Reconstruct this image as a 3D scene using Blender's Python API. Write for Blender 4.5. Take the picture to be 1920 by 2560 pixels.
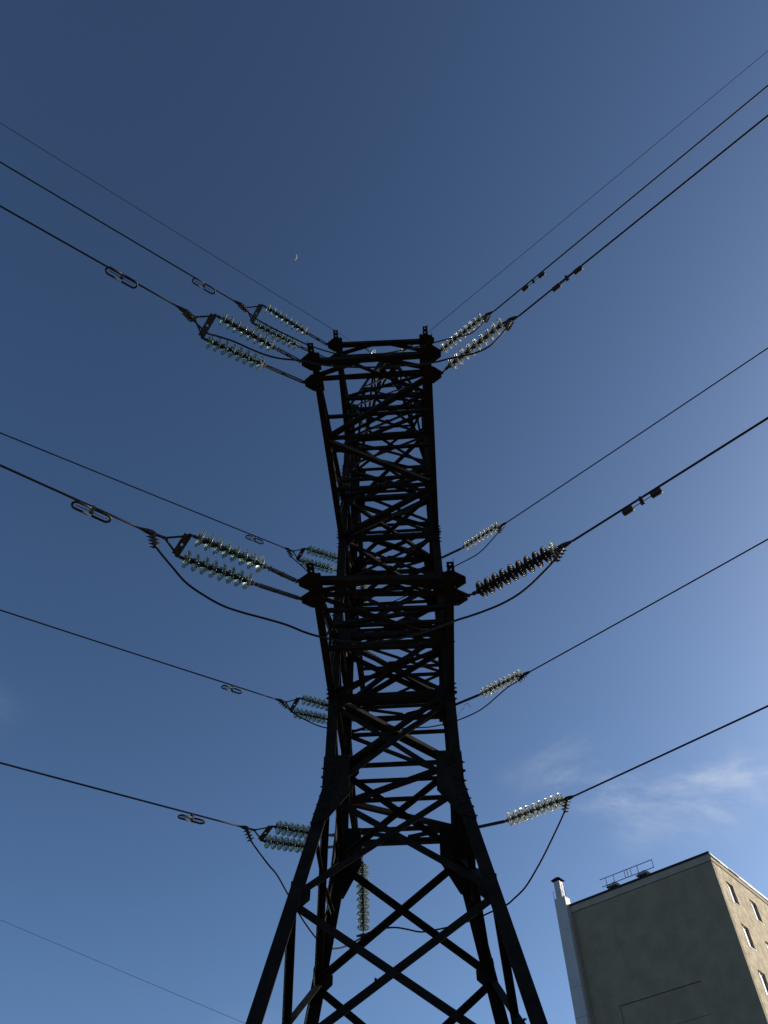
import bpy, bmesh, math, random
from mathutils import Vector, Matrix, Quaternion
random.seed(7)
S = bpy.context.scene
for o in list(bpy.data.objects): bpy.data.objects.remove(o)
COL = S.collection
V = Vector
rad = math.radians

# ------------------------------------------------------------------ camera
PITCH, ROLL, FPX = rad(51.98), rad(0.526), 1934.0
cam = bpy.data.objects.new('camera', bpy.data.cameras.new('camera'))
COL.objects.link(cam)
cam.data.sensor_fit = 'VERTICAL'
cam.data.sensor_height = 36.0
cam.data.lens = 36.0 * FPX / 2560.0
cam.data.clip_start = 0.05
cam.data.clip_end = 20000
r0, u0, f0 = V((1, 0, 0)), V((0, -math.sin(PITCH), math.cos(PITCH))), V((0, math.cos(PITCH), math.sin(PITCH)))
rv = r0 * math.cos(ROLL) - u0 * math.sin(ROLL)
uv = r0 * math.sin(ROLL) + u0 * math.cos(ROLL)
cam.matrix_world = Matrix((rv, uv, -f0)).transposed().to_4x4()
cam.matrix_world.translation = (0, 0, 1.6)
S.camera = cam

# ------------------------------------------------------------------ sky and sun
SUN_AZ, SUN_EL = rad(68), rad(19)
to_sun = V((math.sin(SUN_AZ) * math.cos(SUN_EL), math.cos(SUN_AZ) * math.cos(SUN_EL), math.sin(SUN_EL)))
W = bpy.data.worlds.new('World'); S.world = W; W.use_nodes = True
nt = W.node_tree; N, L = nt.nodes, nt.links
N.clear()
sky = N.new('ShaderNodeTexSky'); sky.sky_type = 'NISHITA'; sky.sun_disc = False
sky.sun_elevation = SUN_EL; sky.sun_rotation = SUN_AZ
sky.altitude = 200; sky.air_density = 0.8; sky.dust_density = 2.2; sky.ozone_density = 4.0
bg = N.new('ShaderNodeBackground'); bg.inputs['Strength'].default_value = 0.10
out = N.new('ShaderNodeOutputWorld')
# thin cirrus: noise on a flat cloud layer seen in perspective, thinning out overhead
tc = N.new('ShaderNodeTexCoord'); sep = N.new('ShaderNodeSeparateXYZ')
L.new(tc.outputs['Generated'], sep.inputs[0])
def wm(op, a, b=None, clamp=False):
    n = N.new('ShaderNodeMath'); n.operation = op; n.use_clamp = clamp
    for i, v in enumerate((a, b)):
        if v is None: continue
        if isinstance(v, (int, float)): n.inputs[i].default_value = v
        else: L.new(v, n.inputs[i])
    return n.outputs[0]
zc = wm('MAXIMUM', sep.outputs[2], 0.08)
cmb = N.new('ShaderNodeCombineXYZ')
L.new(wm('DIVIDE', sep.outputs[0], zc), cmb.inputs[0]); L.new(wm('DIVIDE', sep.outputs[1], zc), cmb.inputs[1])
def noise(scale, detail, rough, off, stretch=(1, 1, 1), dist=0.0, rot=0.0):
    m = N.new('ShaderNodeMapping'); m.inputs['Location'].default_value = off
    m.inputs['Scale'].default_value = stretch; m.inputs['Rotation'].default_value = (0, 0, rot)
    L.new(cmb.outputs[0], m.inputs['Vector'])
    n = N.new('ShaderNodeTexNoise'); n.inputs['Scale'].default_value = scale
    n.inputs['Detail'].default_value = detail; n.inputs['Roughness'].default_value = rough
    n.inputs['Distortion'].default_value = dist
    L.new(m.outputs[0], n.inputs['Vector']); return n.outputs['Fac']
CLOUD_OFF = (4.61, -14.37, 0.0)
big = noise(0.8, 1.5, 0.45, CLOUD_OFF)
fine = noise(2.3, 9.0, 0.62, (5.18, 15.65, 0), (1.0, 0.75, 1), 0.6, 0.5)
cov = N.new('ShaderNodeMapRange'); cov.interpolation_type = 'SMOOTHSTEP'
L.new(big, cov.inputs[0]); cov.inputs[1].default_value = 0.57; cov.inputs[2].default_value = 0.72
wis = N.new('ShaderNodeMapRange'); wis.interpolation_type = 'SMOOTHSTEP'
L.new(fine, wis.inputs[0]); wis.inputs[1].default_value = 0.44; wis.inputs[2].default_value = 0.82
low = N.new('ShaderNodeMapRange'); low.interpolation_type = 'SMOOTHSTEP'
L.new(sep.outputs[2], low.inputs[0]); low.inputs[1].default_value = 0.60; low.inputs[2].default_value = 0.51
cf = wm('MULTIPLY', wm('MULTIPLY', cov.outputs[0], wis.outputs[0]), low.outputs[0])
cf = wm('MULTIPLY', cf, 0.70)
mix = N.new('ShaderNodeMix'); mix.data_type = 'RGBA'
gm = N.new('ShaderNodeGamma'); gm.inputs[1].default_value = 1.3   # clear winter sky, a little more contrast
L.new(sky.outputs[0], gm.inputs[0])
hs = N.new('ShaderNodeHueSaturation'); hs.inputs['Hue'].default_value = 0.492; hs.inputs['Saturation'].default_value = 0.93; L.new(gm.outputs[0], hs.inputs['Color'])
L.new(cf, mix.inputs[0]); L.new(hs.outputs[0], mix.inputs[6])
mix.inputs[7].default_value = (7.0, 7.6, 8.6, 1)
L.new(mix.outputs[2], bg.inputs['Color']); L.new(bg.outputs[0], out.inputs[0])

sun = bpy.data.objects.new('sun', bpy.data.lights.new('sun', 'SUN'))
COL.objects.link(sun)
sun.data.energy = 4.4; sun.data.angle = rad(0.53); sun.data.color = (1.0, 0.90, 0.74)
sun.rotation_euler = to_sun.to_track_quat('Z', 'Y').to_euler()
sun.location = (30, 12, 40)

S.render.engine = 'CYCLES'
S.cycles.max_bounces = 10; S.cycles.transmission_bounces = 10; S.cycles.glossy_bounces = 4
S.cycles.caustics_refractive = False; S.cycles.caustics_reflective = False
S.view_settings.view_transform = 'Standard'; S.view_settings.look = 'None'
S.view_settings.gamma = 1.0; S.view_settings.use_curve_mapping = False
S.view_settings.exposure = 0.03

# ------------------------------------------------------------------ materials
def mat(name, base, rough=0.6, metal=0.0, var=None, scale=6.0, bump=0.0, bscale=40.0, trans=0.0, ior=1.5, coord='Object', detail=6.0, spec=0.5):
    m = bpy.data.materials.new(name); m.use_nodes = True
    t = m.node_tree; n, l = t.nodes, t.links
    b = n['Principled BSDF']
    b.inputs['Base Color'].default_value = (*base, 1); b.inputs['Roughness'].default_value = rough
    b.inputs['Metallic'].default_value = metal; b.inputs['Transmission Weight'].default_value = trans
    b.inputs['IOR'].default_value = ior; b.inputs['Specular IOR Level'].default_value = spec
    c = n.new('ShaderNodeTexCoord')
    if var:
        x = n.new('ShaderNodeTexNoise'); x.inputs['Scale'].default_value = scale; x.inputs['Detail'].default_value = detail
        x.inputs['Roughness'].default_value = 0.62
        l.new(c.outputs[coord], x.inputs['Vector'])
        r = n.new('ShaderNodeValToRGB'); r.color_ramp.elements[0].position = 0.36; r.color_ramp.elements[1].position = 0.68
        r.color_ramp.elements[0].color = (*base, 1); r.color_ramp.elements[1].color = (*var, 1)
        l.new(x.outputs['Fac'], r.inputs[0]); l.new(r.outputs[0], b.inputs['Base Color'])
    if bump:
        x = n.new('ShaderNodeTexNoise'); x.inputs['Scale'].default_value = bscale; x.inputs['Detail'].default_value = 8
        x.inputs['Roughness'].default_value = 0.65
        l.new(c.outputs[coord], x.inputs['Vector'])
        k = n.new('ShaderNodeBump'); k.inputs['Strength'].default_value = bump; k.inputs['Distance'].default_value = 0.06
        l.new(x.outputs['Fac'], k.inputs['Height']); l.new(k.outputs[0], b.inputs['Normal'])
    return m
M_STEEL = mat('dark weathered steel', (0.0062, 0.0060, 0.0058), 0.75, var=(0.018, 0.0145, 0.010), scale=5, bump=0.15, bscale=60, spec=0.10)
M_BOLT = mat('dark bolt steel', (0.010, 0.010, 0.009), 0.65, spec=0.2)
M_FIT = mat('dull fitting steel', (0.014, 0.0135, 0.013), 0.55, var=(0.030, 0.026, 0.022), scale=20, spec=0.3)
M_WIRE = mat('weathered conductor strand', (0.010, 0.010, 0.010), 0.6, spec=0.2)
M_CAP = mat('insulator cap iron', (0.020, 0.019, 0.017), 0.55, var=(0.035, 0.030, 0.024), scale=30, spec=0.3)
def glass(name, tint, dust_glow, dust_glowc):
    """toughened glass with a dusty translucent mix that stands in for refracted sun glow"""
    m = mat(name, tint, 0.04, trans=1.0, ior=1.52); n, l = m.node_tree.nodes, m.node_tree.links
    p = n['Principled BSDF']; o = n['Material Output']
    t = n.new('ShaderNodeBsdfTranslucent'); t.inputs[0].default_value = (*dust_glowc, 1)  # dusty film, also imitating the glow of sunlight refracted inside the disc
    d = n.new('ShaderNodeBsdfDiffuse'); d.inputs[0].default_value = (*dust_glowc, 1)
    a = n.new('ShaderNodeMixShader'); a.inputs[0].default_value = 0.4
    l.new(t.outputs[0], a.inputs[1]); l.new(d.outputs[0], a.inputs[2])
    c = n.new('ShaderNodeMixShader'); c.inputs[0].default_value = dust_glow
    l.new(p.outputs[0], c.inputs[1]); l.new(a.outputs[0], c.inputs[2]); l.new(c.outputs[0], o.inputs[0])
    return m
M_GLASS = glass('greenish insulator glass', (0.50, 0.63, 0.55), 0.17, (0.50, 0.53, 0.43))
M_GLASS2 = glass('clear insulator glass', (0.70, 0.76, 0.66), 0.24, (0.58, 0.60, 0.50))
M_PORC = mat('brown glazed porcelain', (0.005, 0.004, 0.0035), 0.22, spec=0.07)
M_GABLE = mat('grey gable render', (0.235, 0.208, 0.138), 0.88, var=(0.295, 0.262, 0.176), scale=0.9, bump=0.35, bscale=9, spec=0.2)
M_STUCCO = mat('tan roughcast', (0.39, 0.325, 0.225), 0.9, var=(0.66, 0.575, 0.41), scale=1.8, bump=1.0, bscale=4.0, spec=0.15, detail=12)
M_PARA = mat('grey concrete parapet', (0.31, 0.280, 0.21), 0.85, var=(0.365, 0.335, 0.26), scale=1.5, bump=0.3, bscale=8, spec=0.2)
M_FELT = mat('black roofing felt', (0.022, 0.022, 0.024), 0.8, spec=0.2)
M_COPING = mat('pale galvanised coping', (0.78, 0.77, 0.74), 0.45, var=(0.66, 0.65, 0.63), scale=1.2, bump=0.5, bscale=2.0)
M_DUCT = mat('pale painted duct', (0.46, 0.46, 0.44), 0.6, var=(0.40, 0.40, 0.39), scale=1.0, bump=0.1, bscale=6)
M_PANE = mat('dark window pane', (0.015, 0.017, 0.019), 0.06)
M_FRAME = mat('white window frame', (0.48, 0.465, 0.43), 0.5)
M_BLACK = mat('dark joint core', (0.05, 0.05, 0.048), 0.9)
M_GROUND = mat('dry winter ground', (0.125, 0.100, 0.066), 0.95, var=(0.175, 0.142, 0.096), scale=0.35, bump=0.6, bscale=3, coord='Object')
M_CONC = mat('foundation concrete', (0.26, 0.25, 0.23), 0.9, var=(0.33, 0.32, 0.30), scale=4)
M_MOON = mat('moon rock with sky tint', (0.15, 0.18, 0.235), 1.0, var=(0.11, 0.14, 0.19), scale=0.08, spec=0.0)  # blue of the air in front of the moon is put into its colour

# ------------------------------------------------------------------ helpers
def mesh(name, verts, faces, m, smooth=False):
    me = bpy.data.meshes.new(name)
    me.from_pydata([tuple(v) for v in verts], [], faces)
    b = bmesh.new(); b.from_mesh(me); bmesh.ops.recalc_face_normals(b, faces=b.faces[:]); b.to_mesh(me); b.free()
    me.materials.append(m)
    if smooth:
        for p in me.polygons: p.use_smooth = True
    return me
def link(name, me, parent=None, loc=None, quat=None):
    o = bpy.data.objects.new(name, me); COL.objects.link(o)
    if parent: o.parent = parent
    if loc is not None: o.location = loc
    if quat is not None: o.rotation_mode = 'QUATERNION'; o.rotation_quaternion = quat
    return o
def tag(o, label=None, cat=None, group=None, kind=None):
    for k, v in (('label', label), ('category', cat), ('group', group), ('kind', kind)):
        if v: o[k] = v
    return o
def empty(name, loc):
    o = bpy.data.objects.new(name, None); COL.objects.link(o); o.location = loc; o.empty_display_size = 0.3
    return o
class G:
    """collects verts and faces of one mesh; parts are placed relative to the given origin"""
    def __init__(s): s.v = []; s.f = []
    def add(s, vs, fs):
        k = len(s.v); s.v += [V(v) for v in vs]; s.f += [[i + k for i in f] for f in fs]; return s
    def angle(s, a, b, d1, d2, w=0.09, t=0.009, w2=None):
        a, b = V(a), V(b); x = (b - a).normalized(); w2 = w2 or w
        d1 = V(d1); d1 = (d1 - x * d1.dot(x)).normalized()
        d2 = V(d2); d2 = d2 - x * d2.dot(x); d2 = (d2 - d1 * d2.dot(d1)).normalized()
        pr = [(0, 0), (w, 0), (w, t), (t, t), (t, w2), (0, w2)]
        vs = [p + d1 * i + d2 * j for p in (a, b) for i, j in pr]
        fs = [[i, (i + 1) % 6, (i + 1) % 6 + 6, i + 6] for i in range(6)] + [[0, 1, 2, 3], [0, 3, 4, 5], [6, 9, 8, 7], [6, 11, 10, 9]]
        return s.add(vs, fs)
    def bar(s, a, b, up, w, h):
        a, b = V(a), V(b); x = (b - a).normalized(); up = V(up); up = (up - x * up.dot(x)).normalized(); y = x.cross(up)
        vs = [p + y * i * w / 2 + up * j * h / 2 for p in (a, b) for i, j in ((-1, -1), (1, -1), (1, 1), (-1, 1))]
        return s.add(vs, [[0, 1, 2, 3], [7, 6, 5, 4], [0, 4, 5, 1], [1, 5, 6, 2], [2, 6, 7, 3], [3, 7, 4, 0]])
    def box(s, lo, hi):
        return s.add([(x, y, z) for x in (lo[0], hi[0]) for y in (lo[1], hi[1]) for z in (lo[2], hi[2])],
                     [[0, 1, 3, 2], [4, 6, 7, 5], [0, 4, 5, 1], [2, 3, 7, 6], [0, 2, 6, 4], [1, 5, 7, 3]])
    def prism(s, poly, n):
        """poly: coplanar outline points; extruded by vector n"""
        n = V(n); k = len(poly); vs = [V(p) for p in poly] + [V(p) + n for p in poly]
        return s.add(vs, [list(range(k)), list(range(2 * k - 1, k - 1, -1))] + [[i, (i + 1) % k, (i + 1) % k + k, i + k] for i in range(k)])
    def tube(s, pts, r, n=8, cap=True, r2=None):
        pts = [V(p) for p in pts]; k = len(pts); base = len(s.v)
        rs = r if isinstance(r, (list, tuple)) else [r] * k
        t = (pts[1] - pts[0]).normalized(); a = t.orthogonal().normalized()
        for i, p in enumerate(pts):
            t2 = ((pts[min(i + 1, k - 1)] - pts[max(i - 1, 0)])).normalized()
            a = (a - t2 * a.dot(t2)).normalized(); b = t2.cross(a)
            for j in range(n):
                q = 2 * math.pi * j / n; s.v.append(p + (a * math.cos(q) + b * math.sin(q)) * rs[i])
        for i in range(k - 1):
            for j in range(n):
                s.f.append([base + i * n + j, base + i * n + (j + 1) % n, base + (i + 1) * n + (j + 1) % n, base + (i + 1) * n + j])
        if cap:
            s.f.append([base + j for j in range(n)][::-1]); s.f.append([base + (k - 1) * n + j for j in range(n)])
        return s
    def holed(s, c, x, y, w, h, t, hr):
        """rectangular plate w x h in directions x, y, thickness t, with a round hole in the middle"""
        c = V(c); x = V(x).normalized(); y = V(y); y = (y - x * y.dot(x)).normalized(); z = x.cross(y)
        outl = [(-1, -1), (0, -1), (1, -1), (1, 0), (1, 1), (0, 1), (-1, 1), (-1, 0)]
        vs = []
        for q in (-t / 2, t / 2):
            vs += [c + x * i * w / 2 + y * j * h / 2 + z * q for i, j in outl]
            vs += [c + (x * math.cos(a) + y * math.sin(a)) * hr + z * q for a in [rad(225 + 45 * i) for i in range(8)]]
        fs = []
        for i in range(8):
            j = (i + 1) % 8
            fs += [[i, j, 8 + j, 8 + i], [16 + i, 24 + i, 24 + j, 16 + j], [i, 16 + i, 16 + j, j], [8 + i, 8 + j, 24 + j, 24 + i]]
        return s.add(vs, fs)
    def lathe(s, prof, n=32, closed=False):
        base = len(s.v); k = len(prof)
        for r, z in prof:
            for j in range(n):
                a = 2 * math.pi * j / n; s.v.append(V((r * math.cos(a), r * math.sin(a), z)))
        for i in range(k if closed else k - 1):
            i2 = (i + 1) % k
            for j in range(n):
                s.f.append([base + i * n + j, base + i * n + (j + 1) % n, base + i2 * n + (j + 1) % n, base + i2 * n + j])
        if not closed:
            s.f.append([base + j for j in range(n)][::-1]); s.f.append([base + (k - 1) * n + j for j in range(n)])
        return s
    def build(s, name, m, parent=None, smooth=False, origin=None):
        o = V(origin) if origin is not None else V((0, 0, 0))
        me = mesh(name, [v - o for v in s.v], s.f, m, smooth)
        return link(name, me, parent)
def lerp(a, b, t): return V(a) + (V(b) - V(a)) * t
def catmull(pts, n=6):
    pts = [V(p) for p in pts]; P = [pts[0] * 2 - pts[1]] + pts + [pts[-1] * 2 - pts[-2]]; o = []
    for i in range(1, len(P) - 2):
        a, b, c, d = P[i - 1:i + 3]
        for j in range(n):
            t = j / n
            o.append(0.5 * ((2 * b) + (c - a) * t + (2 * a - 5 * b + 4 * c - d) * t * t + (3 * b - a - 3 * c + d) * t ** 3))
    return o + [pts[-1]]

# ------------------------------------------------------------------ ground
g = G(); R = 6000
g.add([(-R, -R, 0), (R, -R, 0), (R, R, 0), (-R, R, 0)], [[0, 1, 2, 3]])
tag(g.build('ground', M_GROUND), kind='structure', label='flat dry ground under the tower')

# ------------------------------------------------------------------ measured points (metres)
PH = {
'L2': dict(tip=[[-1.053, 7.693, 17.531], [-1.041, 8.061, 17.531]], clamp=[-3.084, 6.397, 16.946], out=[-6.929, 3.603, 16.653],
   strings=[([-2.405, 6.711, 17.219], [-1.671, 7.244, 17.236], 8), ([-2.593, 6.933, 16.848], [-1.859, 7.466, 17.048], 8)], damper=[-3.608, 6.016, 16.84]),
'L3': dict(tip=[[-1.233, 6.173, 13.735], [-1.201, 6.577, 13.735]], clamp=[-3.237, 4.907, 13.189], out=[-5.43, 3.314, 12.998],
   strings=[([-2.544, 5.22, 13.336], [-1.842, 5.73, 13.435], 8), ([-2.739, 5.46, 13.04], [-2.02, 5.983, 13.287], 8)], damper=[-3.947, 4.392, 13.106]),
'L4': dict(tip=[[-0.646, 14.657, 17.531], [-0.652, 14.224, 17.531]], clamp=[-2.588, 13.032, 16.804], out=[-8.286, 8.892, 15.877],
   strings=[([-1.952, 13.28, 16.995], [-1.371, 13.701, 17.18], 7), ([-2.141, 13.571, 16.859], [-1.43, 14.088, 17.12], 8)], damper=[-3.272, 12.535, 16.62]),
'L5': dict(tip=[[-1.054, 7.556, 9.672], [-1.038, 7.893, 9.672]], clamp=[-3.12, 6.218, 9.268], out=[-4.548, 5.18, 9.194],
   strings=[([-2.416, 6.566, 9.443], [-1.686, 7.097, 9.522], 8), ([-2.591, 6.765, 9.263], [-1.867, 7.291, 9.396], 8)], damper=[-3.615, 5.858, 9.211]),
'L6': dict(tip=[[-0.532, 16.152, 13.735], [-0.586, 15.759, 13.735]], clamp=[-2.567, 14.497, 13.115], out=[-7.582, 10.853, 12.46],
   strings=[([-1.91, 14.797, 13.328], [-1.519, 15.081, 13.406], 5), ([-2.101, 15.013, 13.103], [-1.517, 15.437, 13.267], 7)], damper=[-3.467, 13.843, 12.938]),
'L7': dict(tip=[[-0.647, 14.763, 9.672], [-0.673, 14.344, 9.672]], clamp=[-2.661, 13.099, 9.147], out=[-6.1, 10.601, 8.819],
   strings=[([-1.982, 13.393, 9.285], [-1.29, 13.895, 9.423], 8), ([-2.193, 13.64, 9.152], [-1.463, 14.17, 9.317], 8)], damper=[-3.42, 12.548, 9.033]),
'R2': dict(tip=[[0.982, 7.618, 17.531], [0.995, 7.986, 17.531]], clamp=[2.339, 6.711, 16.985], out=[6.773, 2.503, 16.788],
   strings=[([2.104, 6.934, 17.14], [1.344, 7.655, 17.219], 9)], damper=[3.078, 6.009, 16.876]),
'R3': dict(tip=[[0.833, 6.046, 13.735], [0.856, 6.445, 13.735]], clamp=[2.184, 5.185, 13.292], out=[5.26, 2.266, 13.153],
   strings=[([1.952, 5.405, 13.464], [1.175, 6.143, 13.528], 9)], damper=[2.863, 4.541, 13.26]),
'R4': dict(tip=[[1.392, 14.521, 17.531], [1.367, 14.101, 17.531]], clamp=[3.154, 12.405, 17.005], out=[8.292, 7.53, 16.835],
   strings=[([2.918, 12.629, 17.106], [2.144, 13.363, 17.185], 9)], damper=None),
'R5': dict(tip=[[0.985, 7.545, 9.672], [1.029, 7.88, 9.672]], clamp=[2.453, 6.529, 9.299], out=[4.424, 4.658, 9.247],
   strings=[([2.235, 6.736, 9.339], [1.349, 7.577, 9.489], 10)], damper=[3.197, 5.823, 9.25]),
'R6': dict(tip=[[1.495, 16.048, 13.735], [1.46, 15.634, 13.735]], clamp=[3.343, 13.848, 13.328], out=[7.552, 9.853, 13.221],
   strings=[([3.104, 14.074, 13.405], [2.337, 14.802, 13.485], 9)], damper=None),
'R7': dict(tip=[[1.4, 14.638, 9.672], [1.374, 14.218, 9.672]], clamp=[3.314, 12.378, 9.25], out=[5.964, 9.863, 9.211],
   strings=[([3.095, 12.585, 9.292], [2.283, 13.355, 9.38], 9)], damper=None),
}
JUMP = {
'2': [[-2.594, 6.694, 16.674], [-2.275, 6.846, 16.574], [-1.953, 6.972, 16.475], [-1.62, 7.08, 16.339], [-1.437, 7.131, 16.273], [-0.992, 7.23, 16.173], [-0.549, 7.296, 16.188], [-0.228, 7.324, 16.265], [0.173, 7.338, 16.403], [0.613, 7.321, 16.565], [1.073, 7.261, 16.677], [1.459, 7.171, 16.701], [1.758, 7.066, 16.625], [1.932, 6.988, 16.657], [2.091, 6.898, 16.718]],
'3': [[-2.74, 5.206, 12.839], [-2.608, 5.274, 12.871], [-2.355, 5.382, 12.895], [-2.11, 5.473, 12.83], [-1.864, 5.555, 12.771], [-1.621, 5.62, 12.76], [-1.283, 5.695, 12.82], [-1.006, 5.744, 12.787], [-0.619, 5.791, 12.789], [-0.148, 5.817, 12.816], [0.343, 5.807, 12.842], [0.798, 5.76, 12.845], [1.086, 5.704, 12.875], [1.336, 5.636, 12.846], [1.535, 5.568, 12.836], [1.7, 5.501, 12.883], [1.828, 5.433, 12.99], [1.915, 5.384, 13.058]],
'4': [[-2.346, 13.235, 16.617], [-2.144, 13.404, 16.516], [-1.975, 13.545, 16.417], [-1.664, 13.806, 16.229], [-1.479, 13.96, 16.114], [-1.066, 14.306, 16.049], [-0.586, 14.657, 16.187], [-0.023, 14.657, 16.329], [0.518, 14.657, 16.626], [1.026, 14.248, 16.609], [1.612, 13.74, 16.62], [1.877, 13.511, 16.597], [2.296, 13.148, 16.532], [2.517, 12.957, 16.574], [2.747, 12.757, 16.715], [2.898, 12.626, 16.827]],
'5': [[-2.847, 6.397, 9.05], [-2.664, 6.498, 8.835], [-2.463, 6.604, 8.648], [-2.231, 6.705, 8.524], [-2.005, 6.793, 8.437], [-1.786, 6.871, 8.402], [-1.5, 6.954, 8.37], [-1.231, 7.021, 8.323], [-1.004, 7.07, 8.244], [-0.823, 7.1, 8.195], [-0.667, 7.124, 8.17], [-0.46, 7.149, 8.143], [-0.164, 7.176, 8.157], [0.185, 7.186, 8.229], [0.54, 7.177, 8.352], [0.92, 7.142, 8.494], [1.075, 7.119, 8.535], [1.268, 7.082, 8.589], [1.481, 7.029, 8.654], [1.679, 6.972, 8.742], [1.84, 6.906, 8.837], [1.965, 6.855, 8.935], [2.171, 6.739, 9.092]],
'6': [[-2.126, 14.751, 12.891], [-1.903, 14.85, 12.806], [-1.439, 14.992, 12.676], [-0.786, 15.103, 12.679], [-0.056, 15.121, 12.696], [0.781, 15.03, 12.676], [1.048, 14.975, 12.654], [1.431, 14.877, 12.677], [1.748, 14.776, 12.721], [2.098, 14.64, 12.804], [2.347, 14.524, 12.915], [2.598, 14.388, 13.068], [2.842, 14.238, 13.199], [3.052, 14.094, 13.247]],
'7': [[-2.398, 13.316, 8.922], [-2.169, 13.506, 8.687], [-1.985, 13.657, 8.54], [-1.832, 13.783, 8.346], [-1.662, 13.924, 8.126], [-1.458, 14.093, 7.886], [-1.225, 14.285, 7.678], [-1.034, 14.443, 7.618], [-0.898, 14.555, 7.653], [-0.761, 14.668, 7.733], [-0.622, 14.763, 7.841], [-0.44, 14.763, 7.94], [-0.367, 14.763, 7.996], [-0.145, 14.763, 8.065], [0.116, 14.763, 8.092], [0.338, 14.763, 8.061], [0.559, 14.758, 8.011], [0.737, 14.604, 7.953], [1.154, 14.244, 7.879], [1.525, 13.923, 7.853], [1.825, 13.664, 7.869], [2.038, 13.48, 7.885], [2.16, 13.375, 7.936], [2.36, 13.202, 8.054], [2.582, 13.01, 8.296], [2.785, 12.835, 8.558], [3.083, 12.578, 8.979]],
}

PH['L4']['strings'][0] = ([-1.952, 13.28, 16.995], [-1.249, 13.79, 17.219], 8)
PH['L6']['strings'][0] = ([-1.91, 14.797, 13.328], [-1.196, 15.316, 13.47], 8)
PH['L6']['strings'][1] = ([-2.101, 15.013, 13.103], [-1.40, 15.522, 13.30], 8)
ZL, ZM, ZT = 9.672, 13.735, 17.531

# ------------------------------------------------------------------ lattice tower
TC, TH = V((0.156, 11.107, 0)), rad(-3.5)
TX, TY, TZ = V((math.cos(TH), math.sin(TH), 0)), V((-math.sin(TH), math.cos(TH), 0)), V((0, 0, 1))
HB, ZK, BAT = 1.025, 8.02, 0.187
ZTOP = 19.0
def half(z): return HB if z >= ZK else HB + BAT * (ZK - z)
def corner(sx, sy, z):
    h = half(z); return TC + TX * sx * h + TY * sy * h + TZ * z
tower = empty('lattice_tower', TC)
tag(tower, 'tall dark steel lattice power line tower with three pairs of crossarms', 'pylon')
def tb(g, name, m=M_STEEL, parent=None, smooth=False):
    """build a part of the tower; coordinates are world, the Empty stands at TC"""
    p = parent or tower
    return g.build(name, m, p, smooth, TC)
BOLT = None
def bolt_mesh():
    b = G(); b.lathe([(0.018, 0.0), (0.018, 0.016)], 6); b.lathe([(0.010, 0.016), (0.010, 0.040)], 6)
    return mesh('bolt', b.v, b.f, M_BOLT)
BOLT = bolt_mesh()
def bolt(p, n, parent):
    return link('bolt', BOLT, parent, V(p) - TC, V(n).to_track_quat('Z', 'Y'))
def jit(): return random.uniform(-0.0025, 0.0025)

legs = {}
for sx in (-1, 1):
    for sy in (-1, 1):
        d1, d2 = TX * -sx, TY * -sy
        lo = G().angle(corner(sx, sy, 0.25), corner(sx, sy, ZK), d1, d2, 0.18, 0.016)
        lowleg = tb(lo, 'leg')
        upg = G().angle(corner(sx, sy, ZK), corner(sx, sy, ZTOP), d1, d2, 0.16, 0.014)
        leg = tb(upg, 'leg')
        legs[sx, sy] = leg
        # kink splice: knee plates on both flanges, wrapped outside the leg
        for n_, d in ((TY * sy, d1), (TX * sx, d2)):
            a, b, c = corner(sx, sy, ZK - 0.62) + n_ * 0.004, corner(sx, sy, ZK) + n_ * 0.004, corner(sx, sy, ZK + 0.55) + n_ * 0.004
            w1 = 0.17 + 0.16
            tb(G().prism([a, b, c, c + d * (w1 + 0.04), b + d * (w1 + 0.06) - TZ * 0.10, a + d * 0.22 + TZ * 0.06], n_ * 0.012), 'gusset_plate', parent=lowleg)
            for k in range(7):
                z = ZK - 0.52 + k * 0.155
                bolt(corner(sx, sy, z) + d * 0.10 + n_ * 0.016, n_, lowleg)
                if k % 2: bolt(corner(sx, sy, z + 0.06) + d * 0.16 + n_ * 0.016, n_, lowleg)
        # splice angles outside the upper leg
        for za, zb in ((11.35, 12.55), (15.15, 16.35)):
            off = TX * sx * 0.013 + TY * sy * 0.013
            tb(G().angle(corner(sx, sy, za) + off, corner(sx, sy, zb) + off, d1, d2, 0.15, 0.012), 'splice_angle', parent=leg)
            for k in range(8):
                z = za + 0.08 + k * (zb - za - 0.16) / 7
                bolt(corner(sx, sy, z) + d1 * 0.085 + TY * sy * 0.013, TY * sy, leg)
                bolt(corner(sx, sy, z + 0.04) + d2 * 0.085 + TX * sx * 0.013, TX * sx, leg)
        # foundation
        c = corner(sx, sy, 0)
        f = G().prism([c + TX * i * 0.45 + TY * j * 0.45 for i, j in ((-1, -1), (1, -1), (1, 1), (-1, 1))], TZ * 0.22)
        fp = tb(f, 'footing', M_CONC)
        tb(G().prism([c + TZ * 0.222 + TX * i * 0.2 + TY * j * 0.2 for i, j in ((-1, -1), (1, -1), (1, 1), (-1, 1))], TZ * 0.03), 'base_plate', parent=fp)

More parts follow.
